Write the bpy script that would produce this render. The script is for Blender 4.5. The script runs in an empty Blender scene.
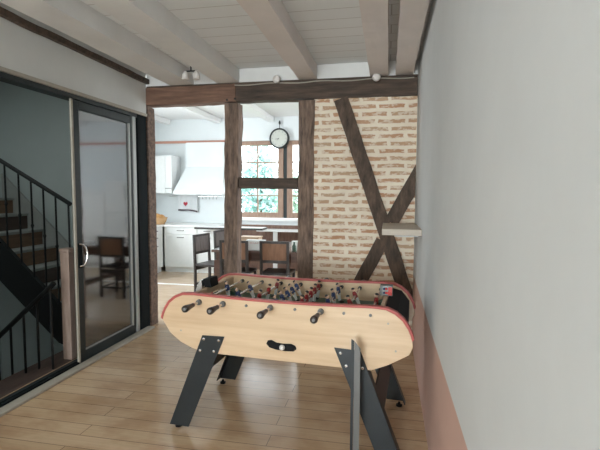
import bpy, bmesh, math, random
from mathutils import Vector, Matrix, noise
random.seed(7)
C = bpy.context.scene.collection
PI = math.pi

# ---------------------------------------------------------------- camera, world, lights, exposure
sc = bpy.context.scene
def setup_camera():
    f = 440.0; roll = 0.02
    d = Vector(((388-300)/f, (225-193)/f, -1)).normalized()
    z = Vector((roll, 1, 0)); z = (z - d*z.dot(d)).normalized()
    x = d.cross(z)
    M = Matrix((x, d, z)).to_4x4()
    M.translation = Vector((0, 0, 1.55))
    cam = bpy.data.cameras.new('camera'); o = bpy.data.objects.new('camera', cam); C.objects.link(o)
    cam.sensor_width = 36; cam.sensor_fit = 'HORIZONTAL'; cam.lens = f*36/600; cam.clip_start = 0.02; cam.clip_end = 200
    o.matrix_world = M; sc.camera = o
setup_camera()
w = bpy.data.worlds.new('sky'); sc.world = w; w.use_nodes = True
bg = w.node_tree.nodes['Background']; bg.inputs[0].default_value = (0.86, 0.94, 1.0, 1); bg.inputs[1].default_value = 6.5
def area(name, loc, rot, sx, sy, power, col=(1, 1, 1)):
    l = bpy.data.lights.new(name, 'AREA'); l.shape = 'RECTANGLE'; l.size = sx; l.size_y = sy; l.energy = power; l.color = col
    o = bpy.data.objects.new(name, l); C.objects.link(o); o.location = loc; o.rotation_euler = rot
    return o
area('added_rear_fill', (-1.35, -5.36, 1.65), (PI/2+0.22, 0, 0), 2.2, 1.8, 270, (0.87, 0.965, 1.0))  # added fill lamp at an invented window behind the camera
area('added_kitchen_right_fill', (2.46, 6.2, 1.75), (0, PI/2, 0), 1.5, 2.2, 30, (0.90, 0.96, 1.0))  # added fill lamp, out of view on the kitchen's right side
area('added_kitchen_left_fill', (-4.86, 5.65, 1.75), (0, -PI/2, 0), 1.4, 1.4, 58, (0.90, 0.96, 1.0))  # added fill lamp, out of view, brightens the kitchen cabinet fronts
area('added_stair_fill', (-3.9, 2.6, 2.76), (0, 0, 0), 0.7, 0.7, 9, (0.95, 1.0, 0.98))  # added dim fill under the stairwell ceiling, no window there
vs = sc.view_settings
sc.display_settings.display_device = 'sRGB'
vs.view_transform = 'Standard'; vs.look = 'None'; vs.gamma = 1; vs.use_curve_mapping = False; vs.exposure = 0.4

# ---------------------------------------------------------------- materials
def new_mat(name):
    m = bpy.data.materials.new(name); m.use_nodes = True
    nt = m.node_tree; b = nt.nodes['Principled BSDF']
    return m, nt, b
def coords(nt, scale=(1, 1, 1), rot=(0, 0, 0), kind='Object'):
    t = nt.nodes.new('ShaderNodeTexCoord'); mp = nt.nodes.new('ShaderNodeMapping')
    mp.inputs['Scale'].default_value = scale; mp.inputs['Rotation'].default_value = rot
    nt.links.new(t.outputs[kind], mp.inputs[0]); return mp.outputs[0]
def noise_fac(nt, vec, scale, detail=4, rough=0.6):
    n = nt.nodes.new('ShaderNodeTexNoise'); n.inputs['Scale'].default_value = scale
    n.inputs['Detail'].default_value = detail; n.inputs['Roughness'].default_value = rough
    nt.links.new(vec, n.inputs['Vector']); return n.outputs['Fac']
def ramp(nt, fac, stops):
    r = nt.nodes.new('ShaderNodeValToRGB'); e = r.color_ramp.elements
    e[0].position, e[0].color = stops[0][0], (*stops[0][1], 1)
    e[1].position, e[1].color = stops[-1][0], (*stops[-1][1], 1)
    for p, c in stops[1:-1]:
        k = e.new(p); k.color = (*c, 1)
    nt.links.new(fac, r.inputs[0]); return r.outputs[0]
def bump(nt, b, h, strength=0.2, dist=0.01):
    n = nt.nodes.new('ShaderNodeBump'); n.inputs['Strength'].default_value = strength; n.inputs['Distance'].default_value = dist
    nt.links.new(h, n.inputs['Height']); nt.links.new(n.outputs[0], b.inputs['Normal'])
def plain(name, col, rough=0.5, metal=0.0, var=0.06, scale=18):
    m, nt, b = new_mat(name)
    f = noise_fac(nt, coords(nt), scale)
    lo = tuple(max(0, c*(1-var)) for c in col); hi = tuple(min(1, c*(1+var)) for c in col)
    nt.links.new(ramp(nt, f, [(0.3, lo), (0.7, hi)]), b.inputs['Base Color'])
    b.inputs['Roughness'].default_value = rough; b.inputs['Metallic'].default_value = metal
    return m
def plaster(name, col, var=0.04):
    m, nt, b = new_mat(name); v = coords(nt)
    f = noise_fac(nt, v, 1.7, 5)
    lo = tuple(c*(1-var) for c in col); hi = tuple(min(1, c*(1+var)) for c in col)
    nt.links.new(ramp(nt, f, [(0.3, lo), (0.7, hi)]), b.inputs['Base Color'])
    b.inputs['Roughness'].default_value = 0.75
    bump(nt, b, noise_fac(nt, v, 9, 5), 0.12, 0.01); return m
def wood(name, c1, c2, scale=(1, 14, 14), rough=0.45, bstr=0.12, nscale=3.0, coat=0.0):
    m, nt, b = new_mat(name); v = coords(nt, scale)
    f = noise_fac(nt, v, nscale, 7, 0.65)
    mid = tuple((x+y)/2 for x, y in zip(c1, c2))
    nt.links.new(ramp(nt, f, [(0.3, c1), (0.5, mid), (0.68, c2)]), b.inputs['Base Color'])
    b.inputs['Roughness'].default_value = rough
    b.inputs['Coat Weight'].default_value = coat
    bump(nt, b, f, bstr, 0.006); return m
M = {}
M['white_wall'] = plaster('white_plaster', (0.70, 0.72, 0.725))
M['kitchen_wall'] = plaster('kitchen_plaster', (0.74, 0.775, 0.785))
M['lintel'] = plaster('lintel_plaster', (0.66, 0.66, 0.635), 0.05)
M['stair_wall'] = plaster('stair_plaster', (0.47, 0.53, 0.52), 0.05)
M['dado'] = plaster('terracotta_paint', (0.66, 0.44, 0.37), 0.06)
M['frieze'] = plaster('terracotta_rail', (0.55, 0.27, 0.20), 0.05)
M['joist'] = plaster('whitewashed_timber', (0.76, 0.69, 0.65), 0.08)
M['joist_white'] = plaster('whitewashed_board', (0.80, 0.79, 0.77), 0.07)
M['oak_x'] = wood('old_oak_beam', (0.045, 0.028, 0.02), (0.20, 0.125, 0.09), (0.8, 9, 9), 0.8, 0.6)
M['oak_red'] = wood('reddish_oak_beam', (0.10, 0.05, 0.034), (0.27, 0.15, 0.10), (0.8, 9, 9), 0.75, 0.5)
M['oak_dark'] = wood('dark_oak_beam', (0.03, 0.022, 0.017), (0.13, 0.085, 0.06), (0.8, 9, 9), 0.75, 0.6)
M['oak_brace'] = wood('oak_brace', (0.035, 0.024, 0.018), (0.16, 0.105, 0.074), (7, 7, 2.2), 0.8, 0.6)
M['oak_post'] = wood('pitted_oak_post', (0.05, 0.034, 0.026), (0.30, 0.20, 0.148), (9, 9, 1.6), 0.8, 0.9)
M['table_wood'] = wood('pale_beech', (0.60, 0.41, 0.25), (0.75, 0.56, 0.37), (0.45, 5, 7), 0.38, 0.03, 2.5, 0.15)
M['table_inner'] = wood('beech_inner', (0.56, 0.38, 0.24), (0.68, 0.49, 0.33), (0.8, 6, 8), 0.45, 0.03, 2.5)
M['rim_red'] = plain('red_rubber', (0.46, 0.095, 0.085), 0.5)
M['black_steel'] = plain('black_powder_steel', (0.022, 0.027, 0.03), 0.42, 0.2)
M['grey_steel'] = plain('grey_steel', (0.16, 0.16, 0.155), 0.45, 0.3)
M['steel'] = plain('bright_steel', (0.72, 0.72, 0.72), 0.22, 0.9)
M['black_plastic'] = plain('black_plastic', (0.012, 0.012, 0.013), 0.4)
M['black_plastic'].node_tree.nodes['Principled BSDF'].inputs['Specular IOR Level'].default_value = 0.15
M['black_plastic'].node_tree.nodes['Principled BSDF'].inputs['Roughness'].default_value = 0.7
M['handle_wood'] = wood('dark_handle_wood', (0.012, 0.009, 0.008), (0.035, 0.022, 0.017), (9, 2, 9), 0.35, 0.03)
M['field'] = plain('green_lino', (0.06, 0.12, 0.085), 0.45)
M['skin'] = plain('figure_skin', (0.62, 0.40, 0.28), 0.4)
M['blue_shirt'] = plain('figure_blue', (0.025, 0.05, 0.15), 0.35)
M['red_shirt'] = plain('figure_red', (0.33, 0.03, 0.03), 0.35)
M['white_paint'] = plain('white_gloss_paint', (0.80, 0.80, 0.79), 0.35, 0, 0.02)
M['figure_dark'] = plain('figure_dark', (0.02, 0.018, 0.018), 0.4)
M['red_bead'] = plain('red_bead', (0.60, 0.06, 0.05), 0.35)
M['aluminium'] = plain('brushed_aluminium', (0.36, 0.36, 0.35), 0.4, 0.3)
M['anthracite'] = plain('anthracite_frame', (0.012, 0.019, 0.02), 0.5, 0.0)
M['door_black'] = plain('black_jamb', (0.006, 0.009, 0.010), 0.8)
M['door_black'].node_tree.nodes['Principled BSDF'].inputs['Specular IOR Level'].default_value = 0.15
M['greige'] = plain('greige_seal', (0.40, 0.36, 0.30), 0.6)
M['cab_white'] = plain('cabinet_white', (0.80, 0.81, 0.80), 0.4, 0, 0.02)
M['worktop'] = plain('white_worktop', (0.82, 0.82, 0.81), 0.3, 0, 0.02)
M['seam_grey'] = plain('plinth_grey', (0.42, 0.43, 0.43), 0.5)
M['window_wood'] = wood('window_oak', (0.25, 0.15, 0.10), (0.38, 0.25, 0.185), (10, 10, 2), 0.5, 0.05)
M['chair_dark'] = wood('dark_chair_frame', (0.018, 0.014, 0.013), (0.055, 0.042, 0.038), (8, 8, 2), 0.4, 0.05)
M['chair_panel'] = wood('brown_chair_panel', (0.16, 0.075, 0.04), (0.29, 0.15, 0.085), (10, 10, 1.5), 0.4, 0.05)
M['chair_panel_grey'] = wood('weathered_chair_panel', (0.09, 0.075, 0.07), (0.18, 0.15, 0.14), (10, 10, 1.5), 0.45, 0.05)
M['dining_wood'] = wood('dining_table_brown', (0.06, 0.028, 0.018), (0.13, 0.065, 0.045), (2, 8, 8), 0.35, 0.05)
M['panel_brown'] = wood('brown_panelling', (0.11, 0.055, 0.038), (0.22, 0.125, 0.09), (8, 8, 1.2), 0.5, 0.1)
M['stair_wood'] = wood('stair_riser_wood', (0.16, 0.095, 0.06), (0.30, 0.19, 0.12), (8, 1.2, 8), 0.5, 0.1)
M['stair_dark'] = wood('dark_stair_wood', (0.07, 0.045, 0.038), (0.13, 0.085, 0.07), (8, 1.2, 8), 0.5, 0.1)
M['newel_wood'] = wood('newel_pale_wood', (0.36, 0.25, 0.20), (0.50, 0.37, 0.31), (9, 9, 1.4), 0.5, 0.06)
M['tread'] = plain('pale_tread', (0.36, 0.38, 0.365), 0.55)
M['iron'] = plain('black_iron', (0.014, 0.015, 0.016), 0.45, 0.5)
M['wicker'] = wood('tan_wicker', (0.46, 0.25, 0.10), (0.66, 0.43, 0.23), (3, 3, 40), 0.6, 0.5)
M['towel'] = plain('towel_cotton', (0.66, 0.68, 0.69), 0.85, 0, 0.03)
M['towel_heart'] = plain('towel_heart_red', (0.38, 0.03, 0.05), 0.8)
M['towel_hem'] = plain('towel_dark_hem', (0.08, 0.06, 0.07), 0.8)
M['clock_black'] = plain('clock_black', (0.015, 0.018, 0.018), 0.35)
M['clock_face'] = plain('clock_cream', (0.55, 0.56, 0.51), 0.5, 0, 0.03)
M['card_white'] = plain('white_card', (0.78, 0.80, 0.78), 0.6, 0, 0.02)
M['card_red'] = plain('card_red_mark', (0.55, 0.20, 0.17), 0.6)
M['bottle_green'] = plain('dark_green_glass', (0.03, 0.07, 0.045), 0.15)
M['tan_wood'] = wood('tan_box_wood', (0.42, 0.28, 0.17), (0.55, 0.39, 0.26), (2, 8, 8), 0.5, 0.05)
M['leaf'] = plain('leaf_green', (0.34, 0.46, 0.36), 0.6, 0, 0.5, 2.5)
M['leaf_blue'] = plain('leaf_blue_green', (0.30, 0.46, 0.43), 0.6, 0, 0.4, 2.5)
M['bark'] = wood('bark', (0.10, 0.08, 0.06), (0.22, 0.17, 0.13), (8, 8, 1.5), 0.9, 0.5)
M['grass'] = plain('garden_grass', (0.12, 0.20, 0.06), 0.9, 0, 0.3, 6)
M['far_house'] = plaster('far_render', (0.75, 0.74, 0.72))
M['bulb'] = plain('lamp_white_plastic', (0.75, 0.70, 0.66), 0.4, 0, 0.03)

def floor_mat():
    m, nt, b = new_mat('varnished_floorboards')
    v = coords(nt)
    br = nt.nodes.new('ShaderNodeTexBrick'); br.offset = 0.37; br.offset_frequency = 2; br.squash = 1
    br.inputs['Scale'].default_value = 1; br.inputs['Brick Width'].default_value = 1.9; br.inputs['Row Height'].default_value = 0.125
    br.inputs['Mortar Size'].default_value = 0.002; br.inputs['Mortar Smooth'].default_value = 0.1; br.inputs['Bias'].default_value = 0
    br.inputs['Color1'].default_value = (0.58, 0.41, 0.255, 1); br.inputs['Color2'].default_value = (0.66, 0.485, 0.32, 1)
    br.inputs['Mortar'].default_value = (0.13, 0.085, 0.055, 1)
    nt.links.new(v, br.inputs['Vector'])
    g = noise_fac(nt, coords(nt, (1.2, 22, 22)), 3, 6)
    gc = ramp(nt, g, [(0.25, (0.88, 0.85, 0.82)), (0.7, (1.06, 1.05, 1.03))])
    mx = nt.nodes.new('ShaderNodeMix'); mx.data_type = 'RGBA'; mx.blend_type = 'MULTIPLY'; mx.inputs[0].default_value = 0.8
    nt.links.new(br.outputs['Color'], mx.inputs[6]); nt.links.new(gc, mx.inputs[7])
    s = noise_fac(nt, coords(nt, (1, 1.6, 1)), 2.2, 4)     # worn stains
    scol = ramp(nt, s, [(0.36, (0.72, 0.62, 0.55)), (0.56, (1, 1, 1))])
    m2 = nt.nodes.new('ShaderNodeMix'); m2.data_type = 'RGBA'; m2.blend_type = 'MULTIPLY'; m2.inputs[0].default_value = 0.7
    nt.links.new(mx.outputs[2], m2.inputs[6]); nt.links.new(scol, m2.inputs[7])
    nt.links.new(m2.outputs[2], b.inputs['Base Color'])
    r = nt.nodes.new('ShaderNodeMapRange'); r.inputs[3].default_value = 0.13; r.inputs[4].default_value = 0.27
    nt.links.new(g, r.inputs[0]); nt.links.new(r.outputs[0], b.inputs['Roughness'])
    bump(nt, b, br.outputs['Fac'], -0.25, 0.004); return m
M['floor'] = floor_mat()
def tile_mat():
    m, nt, b = new_mat('pale_floor_tiles'); v = coords(nt)
    br = nt.nodes.new('ShaderNodeTexBrick'); br.offset = 0
    br.inputs['Scale'].default_value = 1; br.inputs['Brick Width'].default_value = 0.42; br.inputs['Row Height'].default_value = 0.42
    br.inputs['Mortar Size'].default_value = 0.004
    br.inputs['Color1'].default_value = (0.47, 0.46, 0.44, 1); br.inputs['Color2'].default_value = (0.52, 0.51, 0.49, 1); br.inputs['Mortar'].default_value = (0.36, 0.35, 0.33, 1)
    nt.links.new(v, br.inputs['Vector']); nt.links.new(br.outputs['Color'], b.inputs['Base Color'])
    b.inputs['Roughness'].default_value = 0.3; return m
M['tiles'] = tile_mat()
M['kitchen_floor'] = wood('kitchen_oak_floor', (0.42, 0.30, 0.20), (0.58, 0.45, 0.33), (1, 8, 8), 0.2, 0.02)
def brick_mat():
    m, nt, b = new_mat('old_brick_in_lime_mortar')
    t = nt.nodes.new('ShaderNodeTexCoord'); sx = nt.nodes.new('ShaderNodeSeparateXYZ'); cx = nt.nodes.new('ShaderNodeCombineXYZ')
    nt.links.new(t.outputs['Object'], sx.inputs[0])
    nt.links.new(sx.outputs[0], cx.inputs[0]); nt.links.new(sx.outputs[2], cx.inputs[1])
    nz = nt.nodes.new('ShaderNodeTexNoise'); nz.inputs['Scale'].default_value = 9; nz.inputs['Detail'].default_value = 4
    nt.links.new(cx.outputs[0], nz.inputs['Vector'])
    sub = nt.nodes.new('ShaderNodeVectorMath'); sub.operation = 'SUBTRACT'; sub.inputs[1].default_value = (0.5, 0.5, 0.5)
    nt.links.new(nz.outputs['Color'], sub.inputs[0])
    scl = nt.nodes.new('ShaderNodeVectorMath'); scl.operation = 'MULTIPLY'; scl.inputs[1].default_value = (0.07, 0.028, 0)
    nt.links.new(sub.outputs[0], scl.inputs[0])
    add = nt.nodes.new('ShaderNodeVectorMath'); add.operation = 'ADD'
    nt.links.new(cx.outputs[0], add.inputs[0]); nt.links.new(scl.outputs[0], add.inputs[1])
    br = nt.nodes.new('ShaderNodeTexBrick'); br.offset = 0.43; br.squash = 1
    br.inputs['Scale'].default_value = 1; br.inputs['Brick Width'].default_value = 0.29; br.inputs['Row Height'].default_value = 0.0745
    br.inputs['Mortar Size'].default_value = 0.0215; br.inputs['Mortar Smooth'].default_value = 0.3; br.inputs['Bias'].default_value = 0.0
    br.inputs['Color1'].default_value = (0.54, 0.29, 0.165, 1); br.inputs['Color2'].default_value = (0.56, 0.39, 0.26, 1)
    br.inputs['Mortar'].default_value = (0.87, 0.79, 0.67, 1)
    nt.links.new(add.outputs[0], br.inputs['Vector'])
    wear = noise_fac(nt, coords(nt, (1, 1, 2.2)), 14, 6, 0.7)
    mask = ramp(nt, wear, [(0.49, (0, 0, 0)), (0.58, (1, 1, 1))])
    mx = nt.nodes.new('ShaderNodeMix'); mx.data_type = 'RGBA'
    mm = nt.nodes.new('ShaderNodeMath'); mm.operation = 'MULTIPLY'; mm.inputs[1].default_value = 0.75
    nt.links.new(mask, mm.inputs[0]); nt.links.new(mm.outputs[0], mx.inputs[0])
    nt.links.new(br.outputs['Color'], mx.inputs[6]); mx.inputs[7].default_value = (0.85, 0.76, 0.63, 1)
    big = noise_fac(nt, coords(nt), 2.5, 3)
    tint = ramp(nt, big, [(0.3, (0.92, 0.88, 0.84)), (0.7, (1.08, 1.06, 1.03))])
    m2 = nt.nodes.new('ShaderNodeMix'); m2.data_type = 'RGBA'; m2.blend_type = 'MULTIPLY'; m2.inputs[0].default_value = 1
    nt.links.new(mx.outputs[2], m2.inputs[6]); nt.links.new(tint, m2.inputs[7])
    nt.links.new(m2.outputs[2], b.inputs['Base Color'])
    b.inputs['Roughness'].default_value = 0.9
    bump(nt, b, br.outputs['Fac'], -0.35, 0.01); return m
M['brick'] = brick_mat()
def ceiling_mat():
    m, nt, b = new_mat('whitewashed_ceiling_boards'); v = coords(nt)
    br = nt.nodes.new('ShaderNodeTexBrick'); br.offset = 0.5
    br.inputs['Scale'].default_value = 1; br.inputs['Brick Width'].default_value = 3.2; br.inputs['Row Height'].default_value = 0.19
    br.inputs['Mortar Size'].default_value = 0.004
    br.inputs['Color1'].default_value = (0.82, 0.83, 0.82, 1); br.inputs['Color2'].default_value = (0.86, 0.86, 0.85, 1); br.inputs['Mortar'].default_value = (0.55, 0.52, 0.49, 1)
    nt.links.new(v, br.inputs['Vector']); nt.links.new(br.outputs['Color'], b.inputs['Base Color'])
    b.inputs['Roughness'].default_value = 0.7; return m
M['ceiling'] = ceiling_mat()
def glass_mat(name, tint, ior_gloss):
    m, nt, b = new_mat(name); nt.nodes.remove(b)
    out = nt.nodes['Material Output']
    tr = nt.nodes.new('ShaderNodeBsdfTransparent'); tr.inputs[0].default_value = (*tint, 1)
    gl = nt.nodes.new('ShaderNodeBsdfGlossy'); gl.inputs['Roughness'].default_value = 0.06
    fr = nt.nodes.new('ShaderNodeFresnel'); fr.inputs[0].default_value = ior_gloss
    mx = nt.nodes.new('ShaderNodeMixShader')
    nt.links.new(fr.outputs[0], mx.inputs[0]); nt.links.new(tr.outputs[0], mx.inputs[1]); nt.links.new(gl.outputs[0], mx.inputs[2])
    nt.links.new(mx.outputs[0], out.inputs[0]); return m
M['window_glass'] = glass_mat('window_glass', (0.97, 0.98, 0.98), 1.25)
M['door_glass'] = glass_mat('tinted_door_glass', (0.52, 0.58, 0.57), 3.0)

# ---------------------------------------------------------------- mesh helpers
def bx(bm, x0, x1, y0, y1, z0, z1, mi=0):
    vs_ = [bm.verts.new((x, y, z)) for x in (x0, x1) for y in (y0, y1) for z in (z0, z1)]
    for q in ((0, 1, 3, 2), (4, 6, 7, 5), (0, 4, 5, 1), (2, 3, 7, 6), (0, 2, 6, 4), (1, 5, 7, 3)):
        bm.faces.new([vs_[i] for i in q]).material_index = mi
    return vs_
def BM(*boxes):
    bm = bmesh.new()
    for b in boxes: bx(bm, *b)
    return bm
def tube(bm, p0, p1, r0, r1=None, n=12, mi=0):
    r1 = r0 if r1 is None else r1
    p0, p1 = Vector(p0), Vector(p1); d = (p1-p0).normalized()
    a = d.orthogonal().normalized(); c = d.cross(a)
    R0 = [bm.verts.new(p0 + r0*(math.cos(t)*a + math.sin(t)*c)) for t in [2*PI*i/n for i in range(n)]]
    R1 = [bm.verts.new(p1 + r1*(math.cos(t)*a + math.sin(t)*c)) for t in [2*PI*i/n for i in range(n)]]
    for i in range(n):
        bm.faces.new((R0[i], R0[(i+1) % n], R1[(i+1) % n], R1[i])).material_index = mi
    bm.faces.new(R0[::-1]).material_index = mi; bm.faces.new(R1).material_index = mi
def pathtube(bm, pts, r, n=8, mi=0):
    for a, b in zip(pts, pts[1:]): tube(bm, a, b, r, r, n, mi)
def lathe(bm, prof, axis='z', n=20, origin=(0, 0, 0), mi=0, matf=None):
    o = Vector(origin); rings = []
    for r, h in prof:
        ring = []
        for i in range(n):
            t = 2*PI*i/n; c, s = r*math.cos(t), r*math.sin(t)
            p = {'z': (c, s, h), 'y': (c, h, -s), 'x': (h, c, s)}[axis]
            ring.append(bm.verts.new(o + Vector(p)))
        rings.append(ring)
    for k, (A, B) in enumerate(zip(rings, rings[1:])):
        for i in range(n):
            bm.faces.new((A[i], A[(i+1) % n], B[(i+1) % n], B[i])).material_index = matf(k) if matf else mi
    bm.faces.new(rings[0][::-1]).material_index = matf(0) if matf else mi
    bm.faces.new(rings[-1]).material_index = matf(len(rings)-2) if matf else mi
def prism(bm, poly, plane, d0, d1, mi=0):
    def P(u, v, d):
        return {'xz': (u, d, v), 'yz': (d, u, v), 'xy': (u, v, d)}[plane]
    A = [bm.verts.new(P(u, v, d0)) for u, v in poly]; B = [bm.verts.new(P(u, v, d1)) for u, v in poly]
    n = len(poly)
    for i in range(n): bm.faces.new((A[i], A[(i+1) % n], B[(i+1) % n], B[i])).material_index = mi
    bm.faces.new(A[::-1]).material_index = mi; bm.faces.new(B).material_index = mi
def ball(bm, c, r, sx=1, sy=1, sz=1, mi=0, u=12, v=8):
    ret = bmesh.ops.create_uvsphere(bm, u_segments=u, v_segments=v, radius=r, matrix=Matrix.Translation(c) @ Matrix.Diagonal((sx, sy, sz, 1)))
    for vt in ret['verts']:
        for f in vt.link_faces: f.material_index = mi
def obj(name, bm, mats, parent=None, bevel=0.0, smooth=False, loc=None, rotz=0):
    bmesh.ops.recalc_face_normals(bm, faces=bm.faces)
    me = bpy.data.meshes.new(name); bm.to_mesh(me); bm.free()
    if not isinstance(mats, (list, tuple)): mats = [mats]
    for m in mats: me.materials.append(M[m] if isinstance(m, str) else m)
    if smooth:
        for p in me.polygons: p.use_smooth = True
    o = bpy.data.objects.new(name, me); C.objects.link(o)
    if parent: o.parent = parent
    if loc: o.location = loc
    o.rotation_euler.z = rotz
    if bevel:
        b = o.modifiers.new('bevel', 'BEVEL'); b.width = bevel; b.segments = 2; b.limit_method = 'ANGLE'; b.angle_limit = 0.6
    return o
def tag(o, label, cat, group=None):
    o['label'] = label; o['category'] = cat
    if group: o['group'] = group
    return o
def thing(name, label, cat, loc=(0, 0, 0), rotz=0, group=None):
    o = bpy.data.objects.new(name, None); C.objects.link(o); o.empty_display_size = 0.1
    o.location = loc; o.rotation_euler.z = rotz
    return tag(o, label, cat, group)
def struct(name, bm, m, parent=None, bevel=0.0, loc=None):
    o = obj(name, bm, m, parent, bevel, loc=loc)
    if not parent: o['kind'] = 'structure'
    return o
def copy_tree(o, parent=None):
    c = o.copy(); C.objects.link(c)
    if parent: c.parent = parent
    for ch in list(o.children): copy_tree(ch, c)
    return c
def timber(p0, p1, w_, d_, seed, amp=0.008, seg=0.06, up=(0, 0, 1)):
    """hand-hewn beam between two points: width w_ across, depth d_ along Y; wavering faces"""
    p0, p1 = Vector(p0), Vector(p1); L = (p1-p0).length; ax = (p1-p0)/L
    yv = Vector((0, 1, 0)) if abs(ax.y) < 0.9 else Vector((1, 0, 0))
    sv = ax.cross(yv).normalized()
    n = max(4, int(L/seg)); m = 4
    bm = bmesh.new(); rings = []
    per = []
    for i in range(m): per.append((-1 + 2*i/m, -1))
    for i in range(m): per.append((1, -1 + 2*i/m))
    for i in range(m): per.append((1 - 2*i/m, 1))
    for i in range(m): per.append((-1, 1 - 2*i/m))
    for k in range(n+1):
        c = p0 + ax*(L*k/n); ring = []
        for a, b in per:
            q = c + sv*(a*w_/2) + yv*(b*d_/2)
            nv = noise.noise_vector(q*5 + Vector((seed*7.3, 0, seed)))*amp + noise.noise_vector(q*24 + Vector((0, seed, 0)))*amp*0.35
            nv -= ax*nv.dot(ax)
            cr = 1.0 if (abs(a) < 1 or abs(b) < 1) else 0.985
            ring.append(bm.verts.new(c + (q-c)*cr + nv))
        rings.append(ring)
    N = len(per)
    for A, B in zip(rings, rings[1:]):
        for i in range(N): bm.faces.new((A[i], A[(i+1) % N], B[(i+1) % N], B[i]))
    bm.faces.new(rings[0][::-1]); bm.faces.new(rings[-1]); return bm

# ---------------------------------------------------------------- the setting
XL, XR, YF, YB = -2.66, 0.27, 4.56, -5.3       # left wall, right wall, timber partition, rear wall
CZ = 2.86; KZ = 3.03      # ceiling heights: this room, kitchen
struct('floor', BM((XL-0.02, XR, YB, YF+0.08, -0.08, 0)), 'floor')
struct('floor_kitchen', BM((-5.0, 2.6, YF+0.08, 6.72, -0.08, 0)), 'kitchen_floor')
struct('floor_kitchen_boards', BM((-5.0, 2.6, 6.78, 8.5, -0.08, 0)), 'kitchen_floor')
struct('trim_3', BM((-5.0, 2.6, 6.72, 6.78, -0.08, 0.006)), 'white_paint')
struct('ceiling', BM((-5.0, XR+0.14, YB, YF+0.14, CZ, CZ+0.1)), 'ceiling')
struct('ceiling_kitchen', BM((-5.0, 2.6, YF+0.14, 8.66, KZ, KZ+0.1)), 'white_paint')
# right wall: dado painted terracotta up to 0.72 m
bm = bmesh.new(); bx(bm, XR, XR+0.14, YB, YF, 0, 0.72, 1); bx(bm, XR, XR+0.14, YB, YF, 0.72, CZ, 0)
struct('wall_right', bm, ['white_wall', 'dado'])
# left wall with the sliding-door opening, Y 2.38..4.52, head at 2.41
struct('wall_left', BM((XL-0.14, XL, YB, 2.38, 0, CZ), (XL-0.14, XL, 2.38, 4.55, 2.41, CZ)), 'lintel')
# rear wall; its big unseen window opening is added to let light in
struct('wall_back', BM((XL-0.14, -2.25, YB-0.14, YB, 0, CZ), (-0.15, XR+0.14, YB-0.14, YB, 0, CZ), (-2.25, -0.15, YB-0.14, YB, 0, 0.75), (-2.25, -0.15, YB-0.14, YB, 2.55, CZ)), 'white_wall')
# stairwell
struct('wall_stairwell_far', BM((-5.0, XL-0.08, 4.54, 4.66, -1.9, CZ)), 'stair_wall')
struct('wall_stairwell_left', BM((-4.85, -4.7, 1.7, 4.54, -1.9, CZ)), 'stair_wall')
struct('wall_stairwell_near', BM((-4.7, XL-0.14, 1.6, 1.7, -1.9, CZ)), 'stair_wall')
struct('floor_landing', BM((-2.96, -2.821, 2.38, 4.54, -0.08, -0.001)), 'stair_dark')
struct('floor_threshold', BM((-2.82, XL-0.02, 2.38, 4.54, -0.08, 0.0)), 'tan_wood')
struct('floor_stairwell', BM((-4.7, XL-0.14, 1.7, 4.54, -1.98, -1.9)), 'stair_dark')
# kitchen shell
struct('wall_kitchen_left', BM((-5.0, -4.9, 4.66, 4.95, 0, KZ), (-5.0, -4.9, 6.35, 8.5, 0, KZ), (-5.0, -4.9, 4.95, 6.35, 0, 1.05), (-5.0, -4.9, 4.95, 6.35, 2.45, KZ)), 'kitchen_wall')  # unseen opening added for the left fill lamp
struct('wall_kitchen_right', BM((2.5, 2.6, 4.7, 5.1, 0, KZ), (2.5, 2.6, 7.3, 8.5, 0, KZ), (2.5, 2.6, 5.1, 7.3, 0, 1.0), (2.5, 2.6, 5.1, 7.3, 2.5, KZ)), 'kitchen_wall')  # unseen opening added for the right fill lamp
struct('wall_kitchen_front', BM((XR+0.001, 2.6, YF, YF+0.14, 0, KZ), (-5.0, XR, YF+0.13, YF+0.16, CZ+0.001, KZ)), 'kitchen_wall')
WX0, WX1, WZ0, WZ1 = -3.12, -0.95, 1.03, 2.57
struct('wall_kitchen_back', BM((-5.0, WX0, 8.5, 8.66, 0, KZ), (WX1, 2.6, 8.5, 8.66, 0, KZ), (WX0, WX1, 8.5, 8.66, 0, WZ0), (WX0, WX1, 8.5, 8.66, WZ1, KZ)), 'kitchen_wall')
struct('trim_1', BM((-4.9, WX0-0.02, 8.465, 8.5, 2.545, 2.59)), 'frieze')          # painted rail round the kitchen
struct('trim_2', BM((WX1+0.02, 2.5, 8.465, 8.5, 2.545, 2.59)), 'frieze')
struct('trim_4', BM((XL, XL+0.085, 2.3, 4.5, 0, 0.022)), 'greige', bevel=0.006)       # pale strip along the door threshold
struct('trim_5', BM((XL-0.005, XL+0.018, 2.30, 4.54, 2.382, 2.41)), 'greige')        # lip under the lintel
# whitewashed infill above the big beam, between the joists
for i, (a, b) in enumerate([(-2.66, -2.38), (-2.10, -1.83), (-1.58, -0.93), (-0.74, -0.2), (-0.02, 0.05), (0.23, XR)]):
    struct('trim_%d' % (6+i), BM((a, b, YF+0.015, YF+0.06, 2.7155, CZ)), 'joist_white')
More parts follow.
